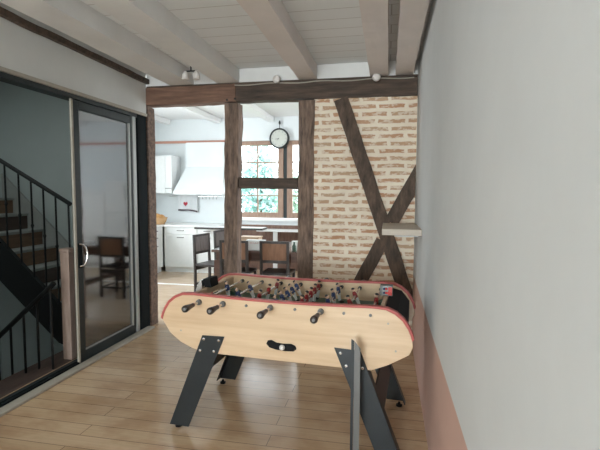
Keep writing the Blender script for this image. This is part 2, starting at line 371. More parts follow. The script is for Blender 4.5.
# window builder; the one behind the camera is unseen, added for light
def window(name, x0, x1, z0, z1, y0, y1, mull, rows, cols, wood_m='window_wood', stile=0.07):
    bm = BM((x0, x0+stile, y0, y1, z0, z1), (x1-stile, x1, y0, y1, z0, z1), (x0+stile, x1-stile, y0, y1, z1-stile*0.8, z1), (x0+stile, x1-stile, y0, y1, z0, z0+stile))
    fr = struct(name, bm, wood_m, bevel=0.004)
    ix0, ix1, iz0, iz1 = x0+stile, x1-stile, z0+stile, z1-stile*0.8
    bm = bmesh.new(); ym = (y0+y1)/2
    for c in range(1, cols):
        x = ix0+(ix1-ix0)*c/cols; bx(bm, x-mull/2, x+mull/2, ym-0.018, ym+0.018, iz0, iz1)
    for r in range(1, rows):
        z = iz0+(iz1-iz0)*r/rows; bx(bm, ix0, ix1, ym-0.016, ym+0.016, z-mull/2, z+mull/2)
    obj('glazing_bars', bm, wood_m, fr)
    obj('pane', BM((ix0, ix1, ym-0.003, ym+0.003, iz0, iz1)), 'window_glass', fr)
    return fr
window('window_1', -3.10, -2.035, WZ0+0.01, WZ1-0.005, 8.50, 8.57, 0.026, 4, 2, stile=0.11)
window('window_2', -1.96, -0.97, WZ0+0.01, WZ1-0.005, 8.50, 8.57, 0.026, 4, 2, stile=0.11)
struct('trim_21', BM((-2.033, -1.962, 8.52, 8.57, WZ0+0.01, WZ1-0.005)), 'anthracite')   # dark gap post between casements
window('added_rear_window', -2.24, -0.16, 0.76, 2.54, YB-0.1, YB-0.04, 0.05, 2, 3, 'white_paint')  # invented rear window, out of view, goes with the rear fill lamp
struct('trim_22', BM((WX0-0.06, WX1+0.06, 8.38, 8.50, 0.985, 1.03)), 'white_paint', bevel=0.005)  # kitchen window sill
struct('trim_23', BM((WX0+0.02, WX1+0.3, 8.44, 8.50, 0.0, 0.90)), 'panel_brown')      # brown panelling under the window
struct('baseboard_left', BM((XL, XL+0.015, YB, 2.3, 0, 0.1)), 'white_paint')

# sliding door: door_1 with frame, sliding sash, glass, handle
d1 = struct('door_1', BM((XL-0.12, XL-0.005, 2.38, 4.37, 2.345, 2.405), (XL-0.12, XL-0.005, 2.38, 2.44, 0.0, 2.345), (XL-0.12, XL-0.005, 2.44, 4.37, 0.0, 0.014)), 'anthracite')
obj('sash', BM((XL-0.055, XL-0.015, 3.395, 3.465, 0.018, 2.34), (XL-0.055, XL-0.015, 4.245, 4.285, 0.018, 2.34), (XL-0.055, XL-0.015, 3.465, 4.245, 0.018, 0.105), (XL-0.055, XL-0.015, 3.465, 4.245, 2.265, 2.34)), 'anthracite', d1, 0.003)
obj('pane', BM((XL-0.038, XL-0.032, 3.465, 4.245, 0.105, 2.265)), 'door_glass', d1)
obj('glazing_bead', BM((XL-0.03, XL-0.022, 3.465, 4.245, 0.105, 0.118), (XL-0.03, XL-0.014, 4.225, 4.245, 0.105, 2.265)), 'aluminium', d1)
obj('brush_seal', BM((XL-0.032, XL-0.014, 3.372, 3.393, 0.015, 2.342)), 'greige', d1)
obj('side_channel', BM((XL-0.06, XL-0.006, 4.29, 4.345, 0.0, 2.35), (XL-0.06, XL-0.03, 4.345, 4.37, 0.0, 2.35)), 'aluminium', d1, 0.003)
obj('black_jamb', BM((XL-0.12, XL-0.002, 4.372, 4.545, 0.0, 2.405)), 'door_black', d1)
obj('track', BM((XL-0.055, XL-0.012, 2.44, 3.37, 0.015, 0.028)), 'door_black', d1)
h = obj('door_handle', BM((XL-0.016, XL-0.008, 3.40, 3.445, 0.87, 1.09)), 'door_black', d1)
bm = bmesh.new()
pts = [(XL-0.01, 3.415, 0.885)] + [(XL+0.026*math.sin(t), 3.415+0.055*math.sin(t), 0.985-0.1*math.cos(t)) for t in [PI*i/10 for i in range(1, 10)]] + [(XL-0.01, 3.415, 1.085)]
pathtube(bm, pts, 0.007, 8); obj('grip', bm, 'steel', h)

# ---------------------------------------------------------------- timber frame of the partition (hand-hewn)
TG = 'timbers of the half-timbered partition'
yc = YF + 0.075
def tim(name, p0, p1, w_, d_, m, seed, label, cat, amp=0.008):
    o = obj(name, timber(p0, p1, w_, d_, seed, amp), m, smooth=False); return tag(o, label, cat, TG)
tim('timber_beam', (XL-0.09, yc+0.003, 2.60), (-1.62, yc, 2.612), 0.19, 0.16, 'oak_red', 1, 'reddish brown oak beam over the open doorway, left of the first post', 'beam', 0.010)
tim('timber_beam', (-1.615, yc, 2.612), (XR-0.005, yc, 2.60), 0.18, 0.16, 'oak_dark', 2, 'long dark oak beam across the top of the brick panel and window opening', 'beam', 0.008)
tim('timber_post', (-1.70, yc, 0.0), (-1.662, yc, 2.505), 0.155, 0.15, 'oak_post', 3, 'rough brown oak post standing between the doorway and the window opening', 'post', 0.012)
tim('timber_post', (-0.855, yc, 0.0), (-0.845, yc, 2.505), 0.165, 0.15, 'oak_post', 4, 'pitted oak post at the left edge of the brick panel', 'post', 0.010)
tim('timber_rail', (-1.588, yc, 1.652), (-0.945, yc, 1.645), 0.118, 0.13, 'oak_dark', 5, 'short horizontal oak rail crossing the window opening between two posts', 'beam', 0.010)
tim('timber_post', (XL-0.014, yc+0.01, 0.0), (XL-0.014, yc+0.01, 2.50), 0.04, 0.15, 'oak_x', 6, 'slim dark brown timber post beside the black door jamb', 'post', 0.006)
tag(obj('timber_plate', BM((XL+0.002, XR-0.003, YF-0.004, YF+0.125, 2.698, 2.715)), 'oak_dark', bevel=0.003), 'thin dark timber plate lying along the top of the beams under the joists', 'timber')
# brick infill with the braces lying flush in it
struct('wall_far', BM((-0.77, XR, YF+0.022, YF+0.13, 0.0, 2.515)), 'brick')
bxx = lambda z: -0.495 + (2.52-z)*0.348
def brace(p0, p1, w_, seed, label, dy=0.0):
    y = YF + 0.004 + dy
    bm = timber((p0[0], y, p0[1]), (p1[0], y, p1[1]), w_, 0.034, seed, 0.005)
    g = bm.verts[:] + bm.edges[:] + bm.faces[:]
    res = bmesh.ops.bisect_plane(bm, geom=g, plane_co=(XR-0.004, 0, 0), plane_no=(1, 0, 0), clear_outer=True)
    cut = [e for e in res['geom_cut'] if isinstance(e, bmesh.types.BMEdge)]
    if cut: bmesh.ops.edgenet_fill(bm, edges=cut)
    tag(obj('timber_brace', bm, 'oak_brace'), label, 'brace', TG)
brace((bxx(2.505), 2.505), (bxx(0.40), 0.40), 0.145, 7, 'long dark diagonal brace falling from upper left to lower right across the bricks')
brace((0.40, 1.93), (0.035, 1.25), 0.145, 8, 'short upper brace rising right above the wall shelf')
brace((-0.045, 1.06), (-0.44, 0.28), 0.135, 9, 'lower brace falling to the left below the crossing behind the football table')
# bolts in the beam joint
for x, z, lab in ((-1.71, 2.535, 'left'), (-1.62, 2.545, 'right')):
    bm = bmesh.new(); lathe(bm, [(0.012, -0.012), (0.013, -0.004), (0.010, 0.006)], 'y', 6, (x, YF-0.002, z))
    tag(obj('bolt', bm, 'iron'), lab + ' one of two dark bolt heads at the beam joint above the first post', 'bolt')

# ---------------------------------------------------------------- ceiling joists
JG = 'whitewashed ceiling joists'
for x0, x1, m, lab in ((-2.38, -2.10, 'joist_white', 'leftmost whitewashed joist, nearest the left wall and sliding door'),
                       (-1.83, -1.58, 'joist_white', 'pale whitewashed joist meeting the beam above the first post'),
                       (-0.93, -0.74, 'joist', 'pinkish grey joist meeting the beam above the pitted post'),
                       (-0.20, -0.02, 'joist', 'pinkish joist with a bulb at its end, near the right wall'),
                       (0.05, 0.225, 'joist', 'last pinkish joist before the right wall')):
    o = obj('ceiling_joist', timber(((x0+x1)/2, YB+0.01, 2.79), ((x0+x1)/2, YF+0.06, 2.79), 0.145, x1-x0, x0*3, 0.006, 0.16), m)
    tag(o, lab, 'joist', JG)
o = obj('wall_plate', timber((XL+0.022, YB+0.01, 2.835), (XL+0.022, YF-0.012, 2.765), 0.05, 0.04, 12, 0.008, 0.12), 'oak_dark')
tag(o, 'thin dark timber strip along the top of the left wall', 'timber')
# kitchen ceiling joists (seen through the openings)
for x0 in (-4.55, -3.45, -2.35, -1.25, -0.15, 0.95):
    o = obj('kitchen_joist', BM((x0, x0+0.13, YF+0.16, 8.49, 2.93, KZ-0.002)), 'white_paint', bevel=0.01)
    tag(o, 'white painted joist on the kitchen ceiling beyond the partition', 'joist', 'white kitchen ceiling joists')

# cable with three small lamps along the beam
bm = bmesh.new(); pts = []
for i in range(25):
    x = -1.62 + i*(1.85/24); pts.append((x, YF-0.022, 2.683 - 0.006*math.sin(i*0.9)))
pathtube(bm, pts, 0.006, 6)
tag(obj('lamp_cable', bm, 'greige'), 'thin pale cable running along the top of the long dark beam', 'cable')
for (x, y, z, lab) in ((-1.15, YF-0.05, 2.715, 'small white lamp on the beam cable between the first and second posts'),
                       (-0.135, YF-0.05, 2.69, 'small pinkish lamp on the beam cable under the joist near the right wall')):
    t = thing('spot_lamp', lab, 'lamp', (x, y, z), 0, 'small lamps along the beam')
    bm = bmesh.new(); lathe(bm, [(0.012, 0.025), (0.034, 0.012), (0.042, -0.01), (0.036, -0.032), (0.015, -0.038)], 'y', 14); obj('lamp_shade', bm, 'bulb', t, smooth=True)
    bm = bmesh.new(); tube(bm, (0, 0.02, 0), (0, 0.05, -0.004), 0.014); obj('socket', bm, 'greige', t)
t = thing('spot_lamp', 'small white ceiling spot between the two left joists', 'lamp', (-1.98, 4.25, CZ), 0, 'small lamps along the beam')
bm = bmesh.new(); tube(bm, (0, 0, -0.02), (0, 0, 0), 0.05, n=16); obj('ceiling_rose', bm, 'bulb', t)
bm = bmesh.new(); tube(bm, (0, 0, -0.09), (0, 0, -0.02), 0.007); tube(bm, (-0.06, 0, -0.09), (0.06, 0.0, -0.09), 0.007); obj('stem', bm, 'iron', t)
for s in (-1, 1):
    bm = bmesh.new(); lathe(bm, [(0.016, 0.03), (0.032, 0.0), (0.036, -0.05), (0.03, -0.052)], 'z', 14, (s*0.06, 0.0, -0.12)); obj('lamp_head', bm, 'bulb', t, smooth=True)

# ---------------------------------------------------------------- wall shelf
t = thing('wall_shelf', 'small pale wooden shelf fixed to the right wall in front of the brick panel', 'shelf', (XR, 3.98, 1.21))
obj('shelf_board', BM((-0.312, 0, -0.38, 0.37, 0, 0.05)), wood('shelf_ash', (0.50, 0.42, 0.34), (0.60, 0.52, 0.43), (2, 8, 8), 0.5, 0.03), t, 0.004)
obj('bracket', BM((-0.2, 0, 0.05, 0.08, -0.05, 0.0)), 'white_paint', t)

# ---------------------------------------------------------------- football table
T = thing('football_table', 'pale wooden table football game with red rim and black steel legs', 'football table', (-0.612, 2.90, 0), math.radians(-4.0))
HW = 0.37
def rim_top(x): return 0.897 + 0.012*min(1, (x/0.55)**2)
right = [(0.80, 0.735), (0.79, 0.77), (0.775, 0.803), (0.745, 0.848), (0.70, 0.884), (0.65, 0.905)]
top = [(x, rim_top(x)) for x in (0.57, 0.4, 0.2, 0, -0.2, -0.4, -0.57)]
upper = right + top + [(-x, z) for x, z in reversed(right)]
lower = [(-0.735, 0.64), (-0.66, 0.585), (-0.575, 0.55), (-0.51, 0.537), (-0.40, 0.53), (0.40, 0.53), (0.565, 0.533), (0.66, 0.575), (0.775, 0.645), (0.793, 0.69)]
inner_upper = [(x*0.986, z-0.014) for x, z in upper]
side = inner_upper + lower
slot = [( -0.068, 0.630), (-0.06, 0.648), (-0.04, 0.653), (-0.01, 0.640), (0.035, 0.636), (0.085, 0.640), (0.11, 0.630), (0.115, 0.615), (0.10, 0.602), (0.05, 0.599), (-0.01, 0.603), (-0.05, 0.612)]
def side_panel(y0, y1, nm, with_slot):
    bm = bmesh.new(); prism(bm, side, 'xz', y0, y1)
    return obj(nm, bm, 'table_wood', T, 0.002)
side_panel(-HW, -HW+0.03, 'side_panel', True)
side_panel(HW-0.03, HW, 'side_panel', False)
for y0, y1 in ((-HW-0.004, -HW+0.036), (HW-0.036, HW+0.004)):
    bm = bmesh.new(); n = len(upper)
    prev = None
    for (xo, zo), (xi, zi) in zip(upper, inner_upper):
        cur = [bm.verts.new((xo, y0, zo)), bm.verts.new((xo, y1, zo)), bm.verts.new((xi, y1, zi)), bm.verts.new((xi, y0, zi))]
        if prev:
            for a in range(4): bm.faces.new((prev[a], prev[(a+1) % 4], cur[(a+1) % 4], cur[a]))
        else: bm.faces.new(cur)
        prev = cur
    bm.faces.new(prev[::-1])
    obj('rim_strip', bm, 'rim_red', T, 0.003)
obj('playfield', BM((-0.60, 0.60, -HW+0.03, HW-0.03, 0.745, 0.762)), 'field', T)
obj('cabinet_floor', BM((-0.60, 0.60, -HW+0.03, HW-0.03, 0.545, 0.56)), 'table_inner', T)
# field markings
bm = bmesh.new(); bx(bm, -0.006, 0.006, -HW+0.03, HW-0.03, 0.762, 0.7628)
for i in range(24):
    a, b = 2*PI*i/24, 2*PI*(i+1)/24
    bm.faces.new([bm.verts.new((r*math.cos(q), r*math.sin(q), 0.7628)) for r, q in ((0.1, a), (0.108, a), (0.108, b), (0.1, b))])
obj('field_line', bm, 'white_paint', T)
for s in (-1, 1):
    xo = 0.60*s; x1 = 0.625*s; a, b = min(xo, x1), max(xo, x1)
    obj('end_wall', BM((a, b, -HW+0.03, -0.11, 0.56, 0.885), (a, b, 0.11, HW-0.03, 0.56, 0.885), (a, b, -0.11, 0.11, 0.84, 0.885), (a, b, -0.11, 0.11, 0.56, 0.76)), 'table_inner', T, 0.003)
    # black goal pocket outside the end wall, sloping lid
    q = [(0.626, 0.60), (0.626, 0.80), (0.69, 0.785), (0.74, 0.73), (0.74, 0.64)] if s < 0 else [(0.626, 0.60), (0.626, 0.872), (0.70, 0.855), (0.755, 0.785), (0.755, 0.66)]
    bm = bmesh.new(); prism(bm, [(s*x, z) for x, z in q], 'xz', -HW+0.031, HW-0.031); obj('goal_pocket', bm, 'black_plastic', T, 0.003)
# corner ramps in the field
for s in (-1, 1):
    for e in (-1, 1):
        bm = bmesh.new(); prism(bm, [(s*0.60, 0.762), (s*0.60, 0.795), (s*0.50, 0.762)], 'xz', e*(HW-0.03), e*(HW-0.12)); obj('corner_ramp', bm, 'field', T)
# coin / ball slot on the front
bm = bmesh.new(); prism(bm, slot, 'xz', -HW-0.003, -HW+0.001); so = obj('ball_return', bm, 'black_plastic', T)
bm = bmesh.new(); pathtube(bm, [(slot[i][0], -HW-0.003, slot[i][1]) for i in list(range(len(slot)))+[0]], 0.004, 6); obj('slot_edge', bm, 'black_plastic', so)
bm = bmesh.new(); ball(bm, (0.03, -HW-0.007, 0.617), 0.0175, mi=0); obj('cork_ball', bm, 'bulb', so, smooth=True)
# left end: black score box with a steel tray; right end: score counter with beads
bm = bmesh.new(); prism(bm, [(-0.625, 0.886), (-0.640, 0.945), (-0.585, 0.95), (-0.575, 0.886), (-0.60, 0.886)], 'xz', -0.10, 0.02); obj('score_box', bm, 'black_plastic', T, 0.004)
bm = bmesh.new(); prism(bm, [(-0.685, 0.80), (-0.69, 0.87), (-0.66, 0.935), (-0.645, 0.935), (-0.630, 0.80)], 'xz', -0.11, 0.0); obj('tray', bm, 'steel', T, 0.003)
cn = obj('score_counter', BM((0.575, 0.655, 0.0, 0.05, 0.886, 0.955)), 'grey_steel', T, 0.003)
bm = BM((0.592, 0.650, -0.003, 0.0, 0.893, 0.948)); obj('counter_plate', bm, 'tread', cn)
for k in range(6):
    bm = bmesh.new(); ball(bm, (0.602+0.013*(k % 4), -0.009, 0.908 + 0.026*(k // 4)), 0.0085, u=10, v=6)
    obj('bead', bm, 'red_bead' if k % 4 > 0 else 'blue_shirt', cn, smooth=True)
bm = BM((0.628, 0.652, -0.014, -0.003, 0.895, 0.946)); obj('red_panel', bm, 'red_bead', cn)
# rods with men and handles. x positions, team (blue = near side), men
def man_bm(shirt):
    """standing football man ~11 cm, drilled on the rod at z=0; facing +x for blue"""
    bm = bmesh.new()
    def sect(list_, mi):
        rings = []
        for (cx_, cz, rx, ry) in list_:
            rings.append([bm.verts.new((cx_+rx*math.cos(2*PI*i/8), ry*math.sin(2*PI*i/8), cz)) for i in range(8)])
        for A, B in zip(rings, rings[1:]):
            for i in range(8): bm.faces.new((A[i], A[(i+1) % 8], B[(i+1) % 8], B[i])).material_index = mi
        bm.faces.new(rings[0][::-1]).material_index = mi; bm.faces.new(rings[-1]).material_index = mi
    sect([(0.012, -0.078, 0.014, 0.010), (0.010, -0.070, 0.015, 0.010), (0.002, -0.062, 0.008, 0.010)], 3)   # foot block
    sect([(0.001, -0.064, 0.008, 0.010), (0.0, -0.035, 0.009, 0.013)], 2)                                     # stockings
    sect([(0.0, -0.035, 0.010, 0.014), (0.0, -0.014, 0.011, 0.016)], 2)                                      # shorts
    sect([(0.0, -0.014, 0.011, 0.015), (0.0, 0.006, 0.012, 0.017), (0.0, 0.020, 0.010, 0.016), (0.0, 0.025, 0.006, 0.008)], 1)
    for s in (-1, 1):
        tube(bm, (0, s*0.017, 0.018), (0.003, s*0.018, -0.016), 0.0055, 0.0045, 6, 1)
        ball(bm, (0.004, s*0.018, -0.019), 0.0055, mi=0, u=6, v=4)
    tube(bm, (0, 0, 0.023), (0, 0, 0.030), 0.005, n=6, mi=0)
    ball(bm, (0.0, 0, 0.037), 0.0105, sz=1.15, mi=0, u=8, v=6)
    ball(bm, (-0.002, 0, 0.0415), 0.0105, sz=0.8, mi=3, u=8, v=6)
    return bm
RZ = 0.855
rods = [(-0.522, 'b', 1, 0.05), (-0.358, 'b', 2, -0.02), (-0.203, 'r', 3, 0.04), (-0.046, 'b', 5, -0.01), (0.108, 'r', 5, 0.02), (0.266, 'b', 3, 0.02), (0.402, 'r', 2, -0.02), (0.555, 'r', 1, -0.04)]
protos = {}
for x, team, n, off in rods:
    near = team == 'b'
    y0, y1 = (-HW-0.115, HW+0.03) if near else (-HW+0.001, HW+0.115)
    bm = bmesh.new(); tube(bm, (0, y0, 0), (0, y1, 0), 0.008, n=12)
    rod = obj('rod', bm, 'steel', T, smooth=False, loc=(x, 0, RZ))
    tilt = random.uniform(-0.5, 0.5)
    rod.rotation_euler.y = tilt
    sp = {1: 0, 2: 0.22, 3: 0.185, 5: 0.118}[n]
    for k in range(n):
        yk = (k-(n-1)/2)*sp + off
        if team in protos:
            mo = protos[team].copy(); C.objects.link(mo); mo.parent = rod
        else:
            mo = obj('football_man', man_bm(team), ['skin', 'blue_shirt' if near else 'red_shirt', 'white_paint', 'figure_dark'], rod)
            protos[team] = mo; mo['label'] = 'blue shirted football man' if near else 'red shirted football man'
        mo.location = (0, yk, 0); mo.rotation_euler.z = 0 if near else PI; mo.scale = (1.25, 1.25, 1.12)
    sgn = -1 if near else 1
    bm = bmesh.new(); prof = [(0.010, 0), (0.014, 0.006), (0.0135, 0.02), (0.0155, 0.045), (0.0195, 0.075), (0.022, 0.098), (0.0205, 0.108), (0.012, 0.112)]
    lathe(bm, [(r, sgn*h) for r, h in prof], 'y', 16, (0, sgn*(HW+0.075), 0))
    obj('handle', bm, 'handle_wood', rod, smooth=True)
    bm = bmesh.new(); tube(bm, (0, sgn*(HW+0.184), 0), (0, sgn*(HW+0.190), 0), 0.009); obj('handle_screw', bm, 'grey_steel', rod)
    for q0, q1, ra, rb in ((sgn*(HW+0.001), sgn*(HW+0.018), 0.019, 0.017), (-sgn*(HW+0.001), -sgn*(HW+0.008), 0.009, 0.008)):
        bm = bmesh.new(); tube(bm, (0, q0, 0), (0, q1, 0), ra, rb, 14); obj('bearing', bm, 'grey_steel', rod)
    for q in (-HW+0.045, HW-0.045):
        bm = bmesh.new(); tube(bm, (0, q-0.012, 0), (0, q+0.012, 0), 0.014, n=12); obj('bumper', bm, 'figure_dark', rod)
# fixing screws on the front panel
for x, z in ((0.655, 0.815), (0.70, 0.66), (-0.655, 0.66)):
    bm = bmesh.new(); tube(bm, (x, -HW-0.003, z), (x, -HW+0.001, z), 0.006, n=10); obj('panel_screw', bm, 'greige', T)
# steel legs: plate with a folded flange, foot, four bolts; cross plates between front and back
def leg(s, e):
    # s: -1 left / +1 right ; e: -1 front / +1 back
    yo = e*(HW+0.001); yp = e*(HW+0.008)
    poly = [(s*0.348, 0.648), (s*0.502, 0.643), (s*0.745, 0.025), (s*0.607, 0.025)]
    bm = bmesh.new(); prism(bm, poly, 'xz', yo, yp)
    prism(bm, [(s*0.502, 0.52), (s*0.494, 0.52), (s*0.660, 0.10), (s*0.668, 0.10)] if False else [(s*0.5505, 0.52), (s*0.5425, 0.52), (s*0.737, 0.025), (s*0.745, 0.025)], 'xz', yo, yo - e*0.06)
    lg = obj('leg', bm, 'black_steel', T, 0.002)
    for x, z in ((0.387, 0.621), (0.489, 0.621), (0.421, 0.548), (0.516, 0.545)):
        b2 = bmesh.new(); lathe(b2, [(0.0095, 0), (0.009, e*0.004), (0.004, e*0.007)], 'y', 12, (s*x, yp, z)); obj('bolt', b2, 'steel', lg)
    b2 = bmesh.new(); tube(b2, (s*0.70, yo-e*0.03, 0), (s*0.70, yo-e*0.03, 0.012), 0.022, n=14); tube(b2, (s*0.70, yo-e*0.03, 0.012), (s*0.70, yo-e*0.03, 0.03), 0.009, n=10)
    obj('foot', b2, 'black_plastic', lg)
for s in (-1, 1):
    for e in (-1, 1): leg(s, e)
    xs = lambda z: s*(0.502 + (0.643-z)*0.392)
    bm = bmesh.new(); z0, z1 = 0.27, 0.40
    prism(bm, [(xs(z0)-s*0.012, z0), (xs(z1)-s*0.012, z1), (xs(z1)-s*0.02, z1), (xs(z0)-s*0.02, z0)], 'xz', -HW+0.0, HW-0.0)
    obj('cross_plate', bm, 'black_steel', T)

# upright steel angle in front of the right-hand leg
t = thing('steel_angle_post', 'narrow upright dark steel angle with slanted top in front of the right table leg', 'post', (-0.165, 2.37, 0))
bm = bmesh.new(); prism(bm, [(-0.016, 0.0), (0.0, 0.0), (0.0, 0.742), (-0.016, 0.752)], 'xz', -0.004, 0.0)
obj('dark_flange', bm, 'black_steel', t)
bm = bmesh.new(); prism(bm, [(0.001, 0.008), (0.034, 0.008), (0.034, 0.698), (0.001, 0.740)], 'xz', 0.001, 0.006)
o = obj('grey_flange', bm, 'grey_steel', t); o['label'] = 'dull grey flange'
obj('base_plate', BM((-0.045, 0.065, -0.05, 0.05, 0.0, 0.008)), 'black_steel', t)

# ---------------------------------------------------------------- stairwell
YS = 3.70
S = thing('upper_staircase', 'dark staircase with pale treads climbing left behind the open sliding door', 'stairs', (-2.98, YS, 0))
ox, oy = -2.98, YS
bm = bmesh.new(); prism(bm, [(-4.55-ox, 1.76), (-4.55-ox, 1.36), (-3.78-ox, 0.62), (-3.16-ox, 0.06), (-2.985-ox, -0.0), (-2.985-ox, 0.29), (-3.12-ox, 0.42), (-3.75-ox, 1.01)], 'xz', 0, 0.045)
obj('stringer', bm, 'iron', S)
bm = bmesh.new(); prism(bm, [(-4.55-ox, 1.76), (-4.55-ox, 1.40), (-2.985-ox, -0.0), (-2.985-ox, 0.29)], 'xz', 0.80, 0.835); obj('stringer', bm, 'tread', S)
for k in range(8):
    xr = -3.04 - 0.195*k; zt = 0.19 + 0.183*k
    obj('tread', BM((xr-0.215-ox, xr+0.02-ox, 0.046, 0.80, zt-0.03, zt)), 'tread', S, 0.004)
    obj('riser', BM((xr-0.012-ox, xr-ox, 0.046, 0.80, zt-0.183, zt-0.031)), 'stair_wood' if k % 3 else 'stair_dark', S)
rail = lambda X: 1.42 + (-2.98-X)*0.548
bm = bmesh.new(); pathtube(bm, [(-4.55-ox, 0.02, rail(-4.55)), (-2.99-ox, 0.02, rail(-2.99))], 0.021, 10); obj('handrail', bm, 'iron', S)
top_s = lambda X: 0.42 + (-3.12-X)*0.937
for X in (-3.72, -3.565, -3.425, -3.29, -3.155, -3.015, -3.86, -4.0, -4.14, -4.28, -4.42):
    bm = bmesh.new(); z0 = max(top_s(X)-0.05, 0); z1 = rail(X)
    tube(bm, (X-ox, 0.02, z0), (X-ox, 0.02, z1), 0.009, n=8)
    zc = z0 + (z1-z0)*0.55; lathe(bm, [(0.009, zc-0.02), (0.016, zc), (0.009, zc+0.02)], 'z', 8, (X-ox, 0.02, 0)); obj('baluster', bm, 'iron', S)
# lower flight
L = thing('lower_staircase', 'dark wooden flight with black railing going down below the landing', 'stairs', (-2.97, 3.25, 0))
ox, oy = -2.97, 3.25
for k in range(7):
    z = -0.06 - 0.17*k; x1 = -2.965 - 0.24*k
    obj('tread', BM((x1-0.24-ox, x1-ox, 1.72-oy, 4.53-oy, z-0.05, z)), 'stair_dark', L)
    obj('riser', BM((x1-0.245-ox, x1-0.242-ox, 1.72-oy, 4.53-oy, z-0.17, z-0.05)), 'stair_dark', L)
lr = lambda X: 0.83 + (X+2.72)*0.87
bm = bmesh.new(); pathtube(bm, [(-2.80-ox, 0, lr(-2.80)), (-4.1-ox, 0, lr(-4.1))], 0.022, 10); obj('handrail', bm, 'iron', L)
for X, zb in ((-2.84, 0.0), (-2.98, -0.06), (-3.12, -0.06), (-3.26, -0.23), (-3.40, -0.23), (-3.54, -0.4), (-3.68, -0.4), (-3.82, -0.57)):
    bm = bmesh.new(); tube(bm, (X-ox, 0, zb), (X-ox, 0, lr(X)), 0.010, n=8); obj('baluster', bm, 'iron', L)
tag(obj('newel_post', BM((-0.045, 0.045, -0.045, 0.045, 0, 1.0), (-0.052, 0.052, -0.052, 0.052, 1.0, 1.03)), 'newel_wood', bevel=0.006, loc=(-2.87, 3.51, 0)), 'square pale wooden newel post at the foot of the stairs behind the door edge', 'post')

# ---------------------------------------------------------------- kitchen fittings
def cabinet(name, label, cat, x0, x1, y0, y1, z0, z1, fronts, face='y', group=None, kick=True, mat='cab_white'):
    """fronts: (u0,u1,z0,z1,kind) in absolute coordinates along the front"""
    cx_, cy_ = (x0+x1)/2, (y0+y1)/2
    t = thing(name, label, cat, (cx_, cy_, z0), 0, group)
    zk = 0.1 if kick else 0.0
    obj('body', BM((x0-cx_, x1-cx_, y0-cy_+0.02 if face == 'y' else y0-cy_, y1-cy_, zk, z1-z0) if face == 'y' else (x0-cx_, x1-cx_-0.02, y0-cy_, y1-cy_, zk, z1-z0)), mat, t)
    if kick:
        obj('plinth', BM((x0-cx_, x1-cx_ - (0.05 if face == 'x' else 0), y0-cy_+(0.05 if face == 'y' else 0), y1-cy_, 0, 0.098)), 'cab_white', t)
    for u0, u1, a, b, kind in fronts:
        g = 0.003
        if face == 'y':
            f = obj(kind, BM((u0+g-cx_, u1-g-cx_, y0-cy_, y0-cy_+0.018, a-z0+g, b-z0-g)), mat, t, 0.002)
            um = (u0+u1)/2-cx_; zz = (b-z0-0.06) if z0 < 0.5 else (a-z0+0.10)
            bm = bmesh.new(); pathtube(bm, [(um-0.06, y0-cy_, zz), (um-0.06, y0-cy_-0.028, zz), (um+0.06, y0-cy_-0.028, zz), (um+0.06, y0-cy_, zz)], 0.006, 8)
        else:
            f = obj(kind, BM((x1-cx_-0.018, x1-cx_, u0+g-cy_, u1-g-cy_, a-z0+g, b-z0-g)), mat, t, 0.002)
            um = (u0+u1)/2-cy_; zz = b-z0-0.06
            bm = bmesh.new(); pathtube(bm, [(x1-cx_, um-0.06, zz), (x1-cx_+0.028, um-0.06, zz), (x1-cx_+0.028, um+0.06, zz), (x1-cx_, um+0.06, zz)], 0.006, 8)
        obj('handle', bm, 'grey_steel', f)
    return t
cabinet('base_cabinet', 'white base cabinet with drawers along the left kitchen wall', 'cabinet', -4.9, -4.25, 7.2, 7.79, 0, 0.88,
        [(7.2, 7.78, 0.1, 0.58, 'door'), (7.2, 7.78, 0.58, 0.74, 'drawer'), (7.2, 7.78, 0.74, 0.87, 'drawer')], 'x')
cabinet('base_cabinet', 'white base cabinet along the left kitchen wall, nearer one', 'cabinet', -4.9, -4.25, 6.6, 7.19, 0, 0.88,
        [(6.6, 7.19, 0.1, 0.72, 'door'), (6.6, 7.19, 0.72, 0.87, 'drawer')], 'x')
cabinet('base_cabinet', 'wide white base unit under the worktop on the back kitchen wall', 'cabinet', -4.24, -3.55, 7.8, 8.49, 0, 0.88,
        [(-4.22, -3.56, 0.1, 0.74, 'door'), (-4.22, -3.56, 0.74, 0.87, 'drawer')])
cabinet('base_cabinet', 'white base cabinet on the back wall behind the bar table', 'cabinet', -3.54, -3.14, 7.8, 8.49, 0, 0.88,
        [(-3.54, -3.15, 0.1, 0.74, 'door'), (-3.54, -3.15, 0.74, 0.87, 'drawer')])
bm = BM((-4.9, -3.14, 7.77, 8.495, 0.881, 0.915), (-4.9, -4.225, 6.6, 7.77, 0.881, 0.915))
tag(obj('worktop', bm, 'worktop', bevel=0.004), 'white worktop running around the left kitchen corner', 'worktop')
cabinet('wall_cabinet', 'white wall cabinet with bar handles left of the cooker hood', 'cabinet', -4.89, -4.22, 8.12, 8.49, 1.52, 2.27,
        [(-4.89, -4.36, 1.52, 2.27, 'door'), (-4.36, -4.22, 1.52, 2.27, 'door')], kick=False)
t = thing('cooker_hood', 'large white plastered hood sloping out above the worktop', 'hood', (-3.62, 8.495, 1.50))
bm = bmesh.new(); prism(bm, [(0, 0), (-0.42, 0), (-0.42, 0.075), (0, 0.075)], 'yz', -0.55, 0.47); obj('lip', bm, 'white_paint', t, 0.003)
bm = bmesh.new()
v = [(-0.54, -0.41, 0.076), (0.46, -0.41, 0.076), (0.46, 0, 0.076), (-0.54, 0, 0.076), (-0.40, -0.14, 0.55), (0.40, -0.14, 0.55), (0.40, 0, 0.55), (-0.40, 0, 0.55)]
vv = [bm.verts.new(p) for p in v]
